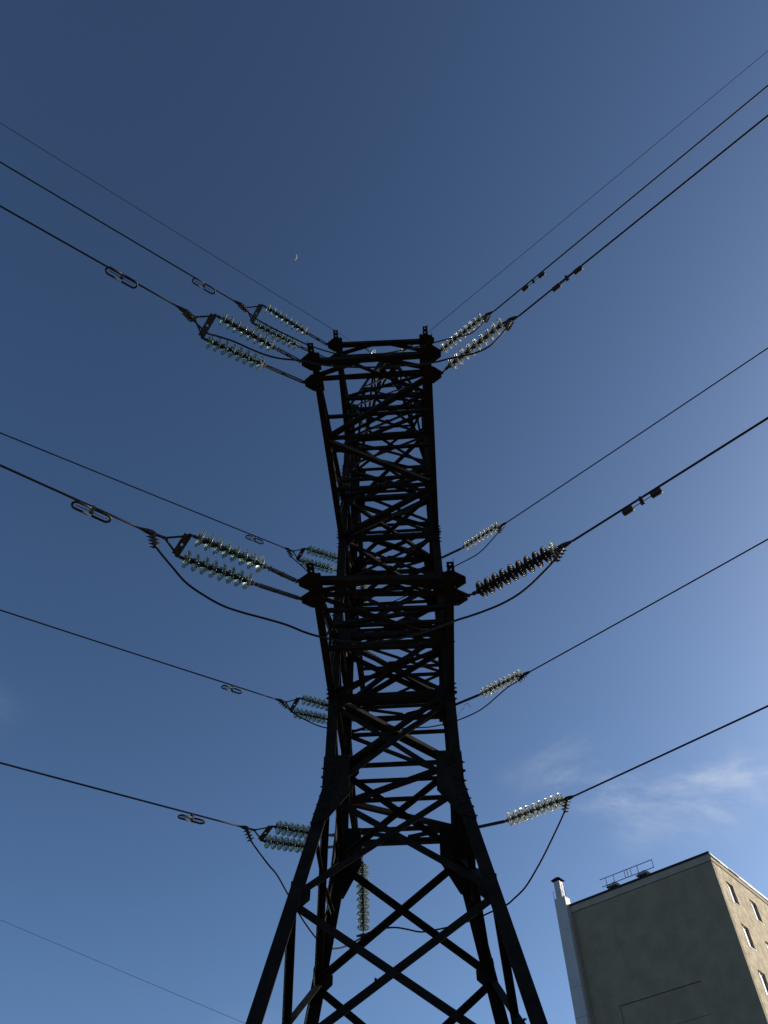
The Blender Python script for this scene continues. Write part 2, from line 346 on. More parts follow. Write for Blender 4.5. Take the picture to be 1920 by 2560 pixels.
FACES = [((-1, -1), (1, -1), -TY), ((1, 1), (-1, 1), TY), ((-1, 1), (-1, -1), -TX), ((1, -1), (1, 1), TX)]
def brace(a, b, n, depth, w, flip=1, parent=None, name='brace', inset=0.07, t=0.008):
    """angle brace from a to b lying in a face with outward normal n, 'depth' behind the face"""
    a, b = V(a), V(b); x = (b - a).normalized()
    a2, b2 = a + x * inset - n * depth, b - x * inset - n * depth
    d1 = x.cross(n) * flip
    return tb(G().angle(a2, b2, d1, -n, w, t), name, parent=parent)
def gusset(p, n, d, w, h, parent, z0=0.5, cut=0.4):
    """plate in a face: p on the leg line, d points into the face"""
    o = V(p) - n * 0.020 + d * 0.02
    poly = [o - TZ * h * z0, o + TZ * h * (1 - z0), o + TZ * h * (1 - z0) + d * w * (1 - cut), o + TZ * h * (0.5 - z0 + 0.18) + d * w, o + TZ * h * (0.5 - z0 - 0.18) + d * w, o - TZ * h * z0 + d * w * (1 - cut)]
    return tb(G().prism(poly, -n * 0.010), 'gusset_plate', parent=parent)

ZUP = {ZL: ZL + 1.36, ZM: ZM + 1.36, ZT: ZTOP - 0.08}
BLV = [ZK, ZL, ZL + 1.36, 12.40, ZM, ZM + 1.36, 16.32, ZT, ZTOP - 0.08]
LLV = [0.32, 2.1, 4.15, 6.35, ZK]
for fi, (ca, cb, n) in enumerate(FACES):
    dx = (corner(*cb, ZTOP) - corner(*ca, ZTOP)).normalized()
    for i in range(len(BLV) - 1):
        z0, z1 = BLV[i], BLV[i + 1]
        w = 0.085 if i < 3 else 0.075
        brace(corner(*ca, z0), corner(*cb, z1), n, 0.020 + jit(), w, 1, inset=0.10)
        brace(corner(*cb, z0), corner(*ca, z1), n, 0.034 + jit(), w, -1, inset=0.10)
        c = (corner(*ca, z0) + corner(*cb, z1)) / 2 - n * 0.030
        tb(G().bar(c - TZ * 0.055 + dx * 0.01, c + TZ * 0.055 + dx * 0.01, n, 0.11, 0.008), 'joint_plate')
        bolt(c - n * -0.012, n, legs[ca])
    for zz in (ZL, ZL + 1.36, ZM, ZM + 1.36, ZT, ZTOP - 0.08):
        brace(corner(*ca, zz), corner(*cb, zz), n, 0.050 + jit(), 0.10, -1, name='belt', inset=0.05, t=0.009)
        for cc, d in ((ca, dx), (cb, -dx)):
            gusset(corner(*cc, zz), n, d, 0.30, 0.46, legs[cc])
            for k in range(4): bolt(corner(*cc, zz - 0.17 + k * 0.11) + d * 0.10 + n * 0.0, n, legs[cc])
            bolt(corner(*cc, zz + 0.05) + d * 0.05, n, legs[cc])
    for zz in (12.40, 16.32):
        for cc, d in ((ca, dx), (cb, -dx)):
            gusset(corner(*cc, zz), n, d, 0.26, 0.40, legs[cc])
    # lower legs
    for i in range(len(LLV) - 1):
        z0, z1 = LLV[i], LLV[i + 1]
        fn = n  # close enough to the battered plane for the flange direction
        a0, b0, a1, b1 = corner(*ca, z0), corner(*cb, z0), corner(*ca, z1), corner(*cb, z1)
        fn = ((b0 - a0).cross(a1 - a0)).normalized(); fn = fn if fn.dot(n) > 0 else -fn
        brace(a0, b1, fn, 0.022 + jit(), 0.10, 1, inset=0.10, t=0.009)
        brace(b0, a1, fn, 0.038 + jit(), 0.10, -1, inset=0.10, t=0.009)
        bolt((a0 + b1) / 2 - fn * 0.022, fn, legs[ca])
        if i:
            for cc, d in ((ca, dx), (cb, -dx)):
                gusset(corner(*cc, z0), fn, d, 0.26, 0.36, legs[cc], cut=0.5)
# redundant members in the side faces of the lower part
for sx in (-1, 1):
    for sy in (-1, 1):
        p0 = corner(sx, sy, 6.35); p1 = (corner(sx, sy, ZK) + corner(sx, -sy, 6.35)) / 2
        brace(corner(sx, sy, 7.25), lerp(corner(sx, sy, 6.35), corner(sx, -sy, ZK), 0.5), TX * sx, 0.06, 0.06)
# diaphragms seen from below
for zz in (ZL, ZM, ZT, ZL + 1.36, ZM + 1.36):
    brace(corner(-1, -1, zz), corner(1, 1, zz), -TZ, 0.06, 0.075, 1, inset=0.12)
    brace(corner(1, -1, zz), corner(-1, 1, zz), -TZ, 0.08, 0.075, -1, inset=0.12)

# ---- crossarms
def crossarm(side, z, tl, tr, starts, nz, label):
    """side -1 = towards the camera, +1 = away; tl, tr = [tip, inner] attachment points"""
    zu = ZUP[z]
    bl, br = corner(-1, side, z), corner(1, side, z)
    ul, ur = corner(-1, side, zu), corner(1, side, zu)
    out = TY * side
    tl = [V(p) for p in tl]; tr = [V(p) for p in tr]
    frame = G()
    for sx, b, u, t in ((-1, bl, ul, tl), (1, br, ur, tr)):
        ax = (t[0] - b).normalized()
        frame.angle(b - ax * 0.05, t[0] + ax * 0.15, TX * -sx, TZ, 0.12, 0.011)
        e = t[1] + (t[0] - t[1]) * 0.55 + TZ * 0.10
        frame.angle(u, e, TX * -sx, -TZ, 0.10, 0.010)
    for j, fl, dp in ((0, 1, 0.020), (1, -1, 0.022)):
        x = (tr[j] - tl[j]).normalized()
        frame.angle(tl[j] + x * 0.02 + TZ * dp, tr[j] - x * 0.02 + TZ * dp, x.cross(-TZ) * fl, TZ, 0.10, 0.009)
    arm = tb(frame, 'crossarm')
    arm['label'] = label
    def br_(a, b, w, depth, flip=1, nm='brace', ins=0.05): return brace(a, b, -TZ, depth + jit(), w, flip, parent=arm, name=nm, inset=ins)
    # tip beams and the V between them
    mid = (tl[0] + tr[0]) / 2 + (tl[1] - tl[0]) * 0.14
    br_(mid, tl[1] + (tl[0] - tl[1]) * 0.1, 0.095, 0.036, 1)
    br_(mid, tr[1] + (tr[0] - tr[1]) * 0.1, 0.095, 0.040, -1)
    # zigzag in the lower plane, lighter one in the upper plane
    chords = (lambda t: lerp(tl[1], bl, t), lambda t: lerp(tr[1], br, t))
    k = starts
    for i in range(nz):
        a, b = chords[k](i / nz), chords[1 - k]((i + 1) / nz)
        br_(a, b, 0.09, 0.018 + 0.012 * (i % 2), 1 if i % 2 else -1)
        if i: br_(chords[0](i / nz), chords[1](i / nz), 0.065, 0.046, 1, 'strut')
        k = 1 - k
    uc = (lambda t: lerp(tl[1] + TZ * 0.10, ul, t), lambda t: lerp(tr[1] + TZ * 0.10, ur, t))
    for i in range(1, nz + 1):
        t = i / (nz + 0.6)
        br_(uc[0](t), uc[1](t), 0.06, 0.03, 1, 'strut')
        t2 = min(1.0, (i + 1) / (nz + 0.6))
        br_(uc[i % 2](t), uc[1 - i % 2](t2), 0.06, 0.045, -1)
    # posts and diagonals in the side planes
    for s in (0, 1):
        sn = TX * (1 if s else -1)
        for i in range(1, nz + 1):
            t = i / (nz + 0.6)
            brace(chords[s](t), uc[s](t), sn, 0.02 + jit(), 0.05, 1, parent=arm, name='post', inset=0.03)
            t2 = min(1.0, (i + 1) / (nz + 0.6))
            brace(chords[s](t), uc[s](t2), sn, 0.03 + jit(), 0.055, -1, parent=arm, inset=0.04)
    # attachment plates with a nose towards the line, on top of and under the chord
    for sx, t in ((-1, tl), (1, tr)):
        ax = (t[0] - t[1]).normalized(); o = TX * sx
        for j, p in enumerate(t):
            for q in (-0.022,):
                c = p + TZ * q
                poly = [c + ax * 0.165 - o * 0.16, c + ax * 0.165 + o * 0.03, c + ax * 0.06 + o * 0.17, c - ax * 0.06 + o * 0.17, c - ax * 0.165 + o * 0.03, c - ax * 0.165 - o * 0.16]
                pl = tb(G().prism(poly, TZ * 0.018), 'end_plate', parent=arm)
            for bx, by in ((-0.10, 0.10), (-0.10, -0.10), (0.0, 0.10), (0.0, -0.10)):
                bolt(p + o * bx + ax * by - TZ * 0.020, -TZ, arm)
        br = G()
        for k in range(2):
            br.holed(t[0] + ax * (0.205 + 0.095 * k) - o * 0.03 - TZ * 0.004, o, ax, 0.10, 0.0948, 0.010, 0.017)
        br.bar(t[0] + ax * 0.10 + o * 0.022 + TZ * 0.03, t[0] + ax * 0.36 + o * 0.022 + TZ * 0.03, TZ, 0.008, 0.07)
        tb(br, 'end_bracket', parent=arm)
    # gussets at the root
    for b, u, d in ((bl, ul, TX), (br_root(side, z), ur, -TX)):
        for k in range(3): bolt(b + TZ * (k * 0.09 - 0.05) - d * 0.0 + out * 0.05, -d, arm)
    return arm
def br_root(side, z): return corner(1, side, z)
arms = [
    (-1, ZL, 'L5', 'R5', 0, 2, 'lowest crossarm reaching towards the viewer'),
    (1, ZL, 'L7', 'R7', 1, 2, 'lowest crossarm reaching away behind the tower'),
    (-1, ZM, 'L3', 'R3', 1, 3, 'long middle crossarm reaching towards the viewer'),
    (1, ZM, 'L6', 'R6', 0, 3, 'long middle crossarm reaching away behind the tower'),
    (-1, ZT, 'L2', 'R2', 0, 2, 'top crossarm reaching towards the viewer'),
    (1, ZT, 'L4', 'R4', 1, 2, 'top crossarm reaching away behind the tower')]
for s, z, a, b, st, nz, lab in arms: crossarm(s, z, PH[a]['tip'], PH[b]['tip'], st, nz, lab)

# ---- peak for the earth wire
ZP = 23.35
def pk(sx, sy, t):
    a = corner(sx, sy, ZTOP - 0.05); b = TC + TX * sx * 0.17 + TY * sy * 0.17 + TZ * ZP
    return lerp(a, b, t)
pg = G()
for sx in (-1, 1):
    for sy in (-1, 1): pg.angle(pk(sx, sy, 0), pk(sx, sy, 1), TX * -sx, TY * -sy, 0.085, 0.008)
peak = tb(pg, 'peak')
for ca, cb, n in FACES:
    lv = [0.0, 0.38, 0.68, 1.0]
    for i in range(3):
        brace(pk(*ca, lv[i]), pk(*cb, lv[i + 1]), n, 0.012 + jit(), 0.055, 1, parent=peak, inset=0.05, t=0.006)
        if i != 1: brace(pk(*cb, lv[i]), pk(*ca, lv[i + 1]), n, 0.024 + jit(), 0.055, -1, parent=peak, inset=0.05, t=0.006)
        if i: brace(pk(*ca, lv[i]), pk(*cb, lv[i]), n, 0.03 + jit(), 0.05, 1, parent=peak, name='strut', inset=0.03, t=0.006)
c = TC + TZ * ZP
tb(G().prism([c + TX * i * 0.27 + TY * j * 0.22 for i, j in ((-1, -1), (1, -1), (1, 1), (-1, 1))], TZ * 0.014), 'top_plate', parent=peak)
for j in (-1, 1):
    tb(G().angle(c + TX * -0.30 + TY * j * 0.19 - TZ * 0.004, c + TX * 0.30 + TY * j * 0.19 - TZ * 0.004, TY * -j, -TZ, 0.11, 0.010), 'top_beam', parent=peak)

# ------------------------------------------------------------------ insulators
def disc_mesh(m, name):
    pr = [(0.030, 0.000), (0.060, 0.004), (0.095, 0.016), (0.118, 0.030), (0.1265, 0.041), (0.1275, 0.047), (0.1235, 0.048),
          (0.112, 0.040), (0.106, 0.040), (0.104, 0.058), (0.099, 0.058), (0.095, 0.036), (0.084, 0.033), (0.081, 0.056), (0.076, 0.056),
          (0.071, 0.030), (0.060, 0.026), (0.057, 0.048), (0.052, 0.048), (0.046, 0.022), (0.030, 0.018)]
    g = G().lathe(pr, 30, closed=True)
    return mesh(name, g.v, g.f, m, True)
def cap_mesh():
    g = G().lathe([(0.016, -0.074), (0.024, -0.070), (0.027, -0.052), (0.036, -0.040), (0.043, -0.018), (0.046, 0.000), (0.044, 0.006), (0.029, 0.007), (0.029, 0.030), (0.012, 0.034), (0.009, 0.058), (0.012, 0.062)], 14)
    return mesh('cap', g.v, g.f, M_CAP, True)
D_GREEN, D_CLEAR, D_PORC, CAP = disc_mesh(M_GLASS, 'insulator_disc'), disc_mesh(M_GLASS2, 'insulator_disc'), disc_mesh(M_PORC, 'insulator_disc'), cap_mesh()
def put_string(root, first, last, n, me, me_end=None):
    """n discs from 'last' (tower side) to 'first' (line side); ribs face the line"""
    a, b = V(last), V(first); d = (b - a).normalized(); q0 = d.to_track_quat('Z', 'Y')
    pts = []
    for i in range(n):
        p = lerp(a, b, i / (n - 1))
        wob = Quaternion(d.orthogonal(), random.uniform(-0.05, 0.05)) @ Quaternion(d, random.uniform(0, 6.28))
        o = link('insulator_disc', me_end if (me_end and i == n - 1) else me, root, p - root.location - d * 0.02, wob @ q0)
        link('cap', CAP, o)
        pts.append(p)
    # ball-and-socket gap filler rods so the chain is one piece
    return a - d * 0.09, b + d * 0.055, d
def part(g, name, m, root, smooth=False): return g.build(name, m, root, smooth, root.location)
def shackle(g, p, d, s=1.0):
    d = V(d).normalized(); y = d.orthogonal().normalized()
    g.bar(V(p) - d * 0.03 * s, V(p) + d * 0.03 * s, y, 0.045 * s, 0.030 * s)
    g.tube([V(p) - y * 0.036 * s, V(p) + y * 0.036 * s], 0.011 * s, 6)
    g.tube([V(p) - d * 0.05 * s, V(p) + d * 0.05 * s], 0.013 * s, 6)
def link_chain(root, a, b, bar_len):
    """fittings between arm plate a and string end b"""
    a, b = V(a), V(b); d = (b - a).normalized(); Lg = (b - a).length
    g = G(); shackle(g, a + d * 0.04, d); g2 = G(); shackle(g2, b - d * 0.05, d, 1.1)
    g2.tube([b - d * 0.04, b + d * 0.03], 0.011, 6)
    part(g2, 'shackle', M_FIT, root)
    side = d.cross(TZ).normalized()
    if Lg > 0.34:
        p, q = a + d * 0.07, b - d * 0.08
        g3 = G(); shackle(g3, lerp(p, q, 0.55), d, 1.05); part(g3, 'shackle', M_FIT, root)
        lb = G()
        for s in (-1, 1): lb.bar(p + side * 0.020 * s, q + side * 0.020 * s, TZ, 0.008, 0.040)
        part(lb, 'link_bar', M_FIT, root)
    else:
        g.tube([a, b], 0.014, 6)
    g.tube([a - d * 0.10, a + d * 0.04], 0.013, 6)
    part(g, 'shackle', M_FIT, root)
def clamp(root, p, c, jdir):
    """bolted tension clamp from the string end p to the mouth c where the conductor enters; jumper leaves along jdir"""
    p, c, jdir = V(p), V(c), V(jdir).normalized()
    d = (c - p).normalized(); Lg = (c - p).length
    k = p + d * min(0.12, Lg * 0.3)
    g = G()
    g.tube([p - d * 0.03, p + d * 0.03, k], [0.016, 0.020, 0.016], 8)
    up = TZ
    g.tube([k, lerp(k, c, 0.25), lerp(k, c, 0.55), lerp(k, c, 0.8), c], [0.026, 0.040, 0.034, 0.023, 0.015], 10)
    knee = lerp(k, c, 0.30)
    g.tube([knee, knee + jdir * 0.10, knee + jdir * 0.26], [0.032, 0.026, 0.018], 8)
    cl = part(g, 'clamp', M_FIT, root, True)
    side = jdir.cross(d)
    side = side.normalized() if side.length > 0.05 else jdir.cross(TZ).normalized()
    for i in range(4):
        q = knee + jdir * (0.04 + 0.058 * i)
        b = G(); b.bar(q - side * 0.055, q + side * 0.055, jdir, 0.030, 0.026)
        nn = side.cross(jdir).normalized()
        for s in (-1, 1): b.tube([q + side * 0.042 * s - nn * 0.045, q + side * 0.042 * s + nn * 0.05], 0.009, 6)
        b.build('u_bolt', M_FIT, cl, False, root.location)
    return knee, knee + jdir * 0.24

ORD = {'2': 'near top crossarm', '3': 'near middle crossarm', '5': 'near lowest crossarm',
       '4': 'far top crossarm', '6': 'far middle crossarm', '7': 'far lowest crossarm'}
LOOKL = {'2': 'pale green glass discs', '3': 'pale green glass discs', '5': 'large green glass discs', '4': 'small green glass discs', '6': 'green glass discs half behind a leg', '7': 'green glass discs behind a tower leg'}
LOOKR = {'2': 'clear glass discs', '3': 'thick clear glass discs', '5': 'dark brown discs', '4': 'small clear glass discs', '6': 'small clear glass discs', '7': 'clear glass discs'}
JEND = {}
for k in '234567':
    A = V((0, 0, 0))
    # ---- left side: double strings, yoke, clamp
    P = PH['L' + k]; root = empty('tension_insulator_set', V(P['tip'][1]))
    tag(root, 'double string of %s left of the %s' % (LOOKL[k], ORD[k]), 'insulator', 'double insulator strings on the left')
    t0, t1 = V(P['tip'][0]), V(P['tip'][1])
    if k in '467': t0, t1 = t1, t0
    ye = []
    for t, (fst, lst, n) in zip((t0, t1), P['strings']):
        nose = t - TX * 0.165
        a, b, d = put_string(root, fst, lst, n, D_GREEN)
        link_chain(root, nose, a, 0.3)
        ye.append(b + d * 0.10)
        g = G(); shackle(g, b + d * 0.04, d, 0.9); part(g, 'shackle', M_FIT, root)
    C = V(P['clamp']); mid = (ye[0] + ye[1]) / 2
    dl = (C - mid).normalized(); apex = mid + dl * 0.27
    ydir = (ye[1] - ye[0]).normalized()
    yp = G().holed(mid + dl * 0.03, ydir, dl, (ye[1] - ye[0]).length * 0.94, 0.105, 0.014, 0.020)
    part(yp, 'yoke_plate', M_FIT, root)
    ys = G()
    for y in ye: ys.bar(y - dl * 0.02, apex, TZ, 0.026, 0.014); shackle(ys, y, dl, 0.7)
    shackle(ys, apex, dl, 0.9)
    part(ys, 'yoke_strut', M_FIT, root)
    j0 = V(JUMP[k][0]); knee_guess = lerp(apex, C, 0.42)
    kn, je = clamp(root, apex + dl * 0.03, C, (j0 - knee_guess))
    JEND['L' + k] = (kn, je)
    # ---- right side: single strings
    P = PH['R' + k]; root = empty('tension_insulator_set', V(P['tip'][1]))
    tag(root, 'single string of %s right of the %s' % (LOOKR[k], ORD[k]), 'insulator', 'single insulator strings on the right')
    fst, lst, n = P['strings'][0]
    a, b, d = put_string(root, fst, lst, n, D_PORC if k == '5' else D_CLEAR, D_CLEAR)
    link_chain(root, V(P['tip'][1]) + TX * 0.165, a, 0.4)
    C = V(P['clamp'])
    if (C - b).length < 0.30 or (C - b).dot(d) < 0: b = C - d * 0.30
    kn, je = clamp(root, b, C, V(JUMP[k][-1]) - lerp(b, C, 0.45))
    JEND['R' + k] = (kn, je)

# hanging strings that hold the outer jumpers
def hang(k, top, bot, n, label):
    top, bot = V(top), V(bot); d = (bot - top).normalized()
    root = empty('suspension_insulator', top); tag(root, label, 'insulator')
    Lg = (bot - top).length; sp = 0.127
    lst = bot - d * (0.16 + sp * (n - 1)); fst = bot - d * 0.16
    a, b, d = put_string(root, fst, lst, n, D_GREEN)
    g = G(); shackle(g, top + d * 0.05, d); shackle(g, lerp(top, a, 0.6), d); g.tube([top - TZ * 0.0, a + d * 0.03], 0.012, 6); part(g, 'shackle', M_FIT, root)
    g = G(); g.tube([b - d * 0.02, bot + d * 0.02], 0.014, 6)
    s = V((1, -0.1, 0)).normalized(); g.tube([bot - s * 0.13 - TZ * 0.004, bot + TZ * 0.012, bot + s * 0.13 - TZ * 0.004], [0.018, 0.034, 0.018], 8)
    part(g, 'suspension_clamp', M_FIT, root, True)
hang('7', (-0.50, 14.77, 9.655), (-0.443, 14.763, 7.955), 10, 'hanging string of glass discs holding the looped wire below the tower waist')
hang('4', (-0.60, 14.657, 17.50), (-0.586, 14.657, 16.187), 7, 'hanging glass string mostly hidden behind the tower body')

# ------------------------------------------------------------------ conductors, jumpers, dampers
PLACE = {'2': 'second wire from the top', '3': 'third wire from the top', '4': 'fourth wire from the top', '5': 'fifth wire from the top', '6': 'sixth wire from the top', '7': 'lowest thick wire'}
def wire(c, e, r, length, label, group, name='conductor_wire'):
    c, e = V(c), V(e); h = V((e.x - c.x, e.y - c.y, 0)); hl = h.length; h /= hl; s0 = (e.z - c.z) / hl
    pts = []; x = 0.0
    curv = 0.0011
    while x < length:
        z = c.z + (s0 - curv * hl / 1.0 * 0.5) * x + curv * x * x * 0.5
        pts.append(V((c.x + h.x * x, c.y + h.y * x, z))); x += 0.5 if x < 3 else (1.5 if x < 15 else 5.0)
    o = G().tube(pts, r, 8).build(name, M_WIRE, None, True)
    tag(o, label, 'cable', group)
    return o
for k in '234567':
    for s, side in (('L', 'left'), ('R', 'right')):
        P = PH[s + k]
        wire(P['clamp'], P['out'], 0.0150, 110, '%s running off to the %s from the %s' % (PLACE[k], side, ORD[k]), 'power conductors')
    (ka, ea), (kb, eb) = JEND['L' + k], JEND['R' + k]
    body = [V(p) for p in JUMP[k]]
    body = [p for p in body if (p - ea).length > 0.16 and (p - eb).length > 0.16]
    # drop points that lie behind the clamp exits
    pts = catmull([ka, ea] + body + [eb, kb], 6)
    o = G().tube(pts, 0.0145, 8).build('jumper_wire', M_WIRE, None, True)
    tag(o, 'slack looped wire joining left and right under the %s' % ORD[k], 'cable', 'jumper loops')
def damper(k):
    P = PH[k]; c = V(P['damper']); d = (V(P['out']) - V(P['clamp'])).normalized()
    side = d.cross(TZ).normalized(); dn = side.cross(d).normalized()
    dn = -dn if dn.z > 0 else dn
    root = empty('vibration_damper', c)
    sd = 'left' if k[0] == 'L' else 'right'
    kind = 'oval loop shaped' if k[0] == 'L' else 'dumbbell shaped'
    tag(root, '%s vibration damper clipped to the %s at %s' % (kind, PLACE[k[1]], sd), 'damper', 'vibration dampers')
    off = dn * (0.062 if k[0] == 'L' else 0.046)
    g = G(); g.bar(c - dn * 0.022, c + dn * 0.085, d, 0.030, 0.050); g.bar(c - dn * 0.012 - side * 0.03, c - dn * 0.012 + side * 0.03, d, 0.045, 0.03)
    part(g, 'clip', M_FIT, root)
    part(G().tube([c + off - d * 0.20, c + off + d * 0.20], 0.006, 6), 'messenger', M_FIT, root, True)
    for s in (-1, 1):
        if k[0] == 'L':
            pts = [c + off + d * s * 0.022 + side * 0.058]
            for i in range(9):
                a = math.pi * i / 8; pts.append(c + off + d * s * (0.185 + 0.058 * math.sin(a)) + side * 0.058 * math.cos(a))
            pts.append(c + off + d * s * 0.022 - side * 0.058)
            part(G().tube(pts, 0.0165, 8), 'weight', M_FIT, root, True)
        else:
            a, b = c + off + d * s * 0.13, c + off + d * s * 0.275
            part(G().tube([a, lerp(a, b, 0.06), lerp(a, b, 0.9), b], [0.031, 0.040, 0.042, 0.030], 12), 'weight', M_FIT, root, False)
for k in PH:
    if PH[k]['damper']: damper(k)

# ---- earth wire on the peak
pk0 = TC + TZ * ZP
for nm, sgn, a, b, e in (('left', -1, (-0.25, 10.811, 23.34), (-0.902, 10.338, 23.199), (-9.43, 4.142, 22.703)), ('right', 1, (0.593, 10.693, 23.138), (1.05, 10.26, 23.03), (9.021, 2.694, 22.313))):
    st = pk0 + TX * sgn * 0.27 + TZ * 0.0
    root = empty('earth_wire_insulator', st)
    tag(root, 'single small glass disc on the tower peak with clamp, %s side' % nm, 'insulator', 'earth wire insulators')
    a, b = V(a), V(b); d = (b - a).normalized()
    o = link('insulator_disc', D_CLEAR, root, a - st, d.to_track_quat('Z', 'Y')); link('cap', CAP, o)
    g = G(); g.tube([st - TX * sgn * 0.05, a - d * 0.07], 0.013, 6); shackle(g, lerp(st, a, 0.5), a - st, 0.9); part(g, 'shackle', M_FIT, root)
    g = G(); g.tube([a + d * 0.05, lerp(a, b, 0.45)], 0.011, 6); shackle(g, lerp(a, b, 0.5), d, 0.8); g.tube([lerp(a, b, 0.5), lerp(a, b, 0.8), b], [0.014, 0.024, 0.010], 8); part(g, 'clamp', M_FIT, root)
    wire(b, e, 0.0072, 110, 'thin topmost earth wire running off to the %s from the tower peak' % nm, 'earth wires', 'earth_wire')
o = G().tube(catmull([(-0.55, 10.59, 23.26), (-0.2, 10.65, 22.75), (0.05, 10.75, 22.55), (0.2, 10.8, 22.7), (0.25, 10.9, 23.2)], 6), 0.006, 6).build('bonding_wire', M_WIRE, None, True)
tag(o, 'thin slack bonding wire dangling at the tower peak', 'cable')
o = G().tube(catmull([(1.10, 10.13, 9.20), (1.187, 10.1, 9.345), (1.246, 10.1, 9.409), (1.272, 10.1, 9.473), (1.328, 10.1, 9.504), (1.333, 10.1, 9.447), (1.368, 10.1, 9.433)], 5), 0.0035, 6).build('loose_wire', M_WIRE, None, True)
tag(o, 'short bent loose wire sticking out from right tower leg', 'cable')
pts = [lerp((-60, 60, 40.2), (40, 60, 3.0), i / 40) for i in range(41)]
o = G().tube([(-75, 60, 45.4), (-34.67, 60, 30.76), (-29.263, 60, 28.803), (-9.887, 60, 21.792), (-4.579, 60, 19.87), (20, 60, 11.2)], 0.011, 6).build('distant_wire', M_WIRE, None, True)
tag(o, 'very thin distant wire slanting down at lower left of the tower', 'cable')

# ------------------------------------------------------------------ apartment building
BC = V((60 * math.sin(rad(23.265)), 60 * math.cos(rad(23.265)), 0)); BH = 31.02
GA, SA = rad(-48.3), rad(41.7)
BU = V((math.sin(GA), math.cos(GA), 0)); BV = V((math.sin(SA), math.cos(SA), 0))   # along gable, along sunny side
house = empty('apartment_building', BC)
tag(house, 'tall grey apartment block with shaded gable and sunlit tan side wall', 'building')
ROT = Matrix((BU, BV, TZ)).transposed().to_4x4()   # local (u, v, z) -> world
FLIP = ROT.to_3x3().determinant() < 0
def hb(g, name, m, parent=None, smooth=False):
    vs = [ROT.to_3x3() @ v for v in g.v]
    me = mesh(name, vs, g.f, m, smooth)
    return link(name, me, parent or house)
GW, SLEN = 12.25, 46.0
WTOP = BH - 0.68
core = hb(G().box((0.20, 0.35, 0), (GW - 0.20, SLEN - 0.2, BH - 0.55)), 'wall', M_BLACK)
seams = [0.0] + [27.0 - 3.0 * i for i in range(8, -1, -1)] + [WTOP]
RU0, RU1, RZ = 3.42, 9.76, 23.2
J = 0.003
for i in range(len(seams) - 1):
    z0, z1 = seams[i] + J, seams[i + 1] - J
    if z1 <= RZ:
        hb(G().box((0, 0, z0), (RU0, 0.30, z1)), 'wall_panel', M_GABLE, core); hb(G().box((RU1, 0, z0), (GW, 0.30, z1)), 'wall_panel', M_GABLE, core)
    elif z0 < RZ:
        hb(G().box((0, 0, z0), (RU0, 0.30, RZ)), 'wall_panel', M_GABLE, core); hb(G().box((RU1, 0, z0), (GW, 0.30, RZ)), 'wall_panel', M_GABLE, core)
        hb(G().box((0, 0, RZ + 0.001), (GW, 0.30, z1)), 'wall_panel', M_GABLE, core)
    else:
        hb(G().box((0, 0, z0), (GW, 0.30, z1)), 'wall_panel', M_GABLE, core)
rz = [0.0, 3.2, 6.2, 9.2, 12.2, 15.2, 18.2, 21.2, RZ - 0.012]
for i in range(len(rz) - 1):
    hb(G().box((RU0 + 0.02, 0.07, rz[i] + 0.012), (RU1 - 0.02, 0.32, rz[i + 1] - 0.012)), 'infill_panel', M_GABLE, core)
# sunny side: storey-high panels with window openings
def side_panel(v0, v1, z0, z1, win):
    g = G(); x0, x1 = -0.003, 0.30
    if not win: g.box((x0, v0, z0), (x1, v1, z1))
    else:
        a, b, c, d = win
        # one ring-shaped slab: outer rectangle, inner opening
        vs = []
        for x in (x0, x1):
            vs += [(x, v0, z0), (x, v1, z0), (x, v1, z1), (x, v0, z1), (x, a, c), (x, b, c), (x, b, d), (x, a, d)]
        fs = []
        for i in range(4):
            j = (i + 1) % 4
            fs += [[i, j, 4 + j, 4 + i], [8 + i, 12 + i, 12 + j, 8 + j], [i, 8 + i, 8 + j, j], [4 + i, 4 + j, 12 + j, 12 + i]]
        g.add(vs, fs)
    p = hb(g, 'wall_panel', M_STUCCO, core)
    if win:
        a, b, c, d = win
        f = G()
        for lo, hi in (((0.10, a, c), (0.15, a + 0.07, d)), ((0.10, b - 0.07, c), (0.15, b, d)), ((0.10, a + 0.07, c), (0.15, b - 0.07, c + 0.07)), ((0.10, a + 0.07, d - 0.07), (0.15, b - 0.07, d)), ((0.092, a + 0.42, c + 0.07), (0.145, a + 0.47, d - 0.07))): f.box(lo, hi)
        w = hb(f, 'window', M_FRAME)
        hb(G().box((0.122, a + 0.06, c + 0.06), (0.128, b - 0.06, d - 0.06)), 'pane', M_PANE, w)
        hb(G().box((-0.035, a - 0.03, c - 0.026), (0.10, b + 0.03, c - 0.003)), 'sill', M_FRAME, w)
bays = [0.302, 3.95] + [3.95 + 3.83 * i for i in range(1, 11)]
for i in range(len(seams) - 1):
    z0, z1 = seams[i] + J, seams[i + 1] - J
    top = i == len(seams) - 2
    if z1 < 17.5 or False:
        hb(G().box((-0.003, 0.302, z0), (0.30, 42.25, z1)), 'wall_panel', M_STUCCO, core); continue
    for b in range(len(bays) - 1):
        v0, v1 = bays[b] + J / 2, bays[b + 1] - J / 2
        a = (1.55 if b == 0 else bays[b] + 1.38)
        wz = (seams[i] + 1.0)
        win = (a, a + 1.16, wz - 0.06, wz + 1.46) if b < 5 else None
        side_panel(v0, v1, z0, z1, win)
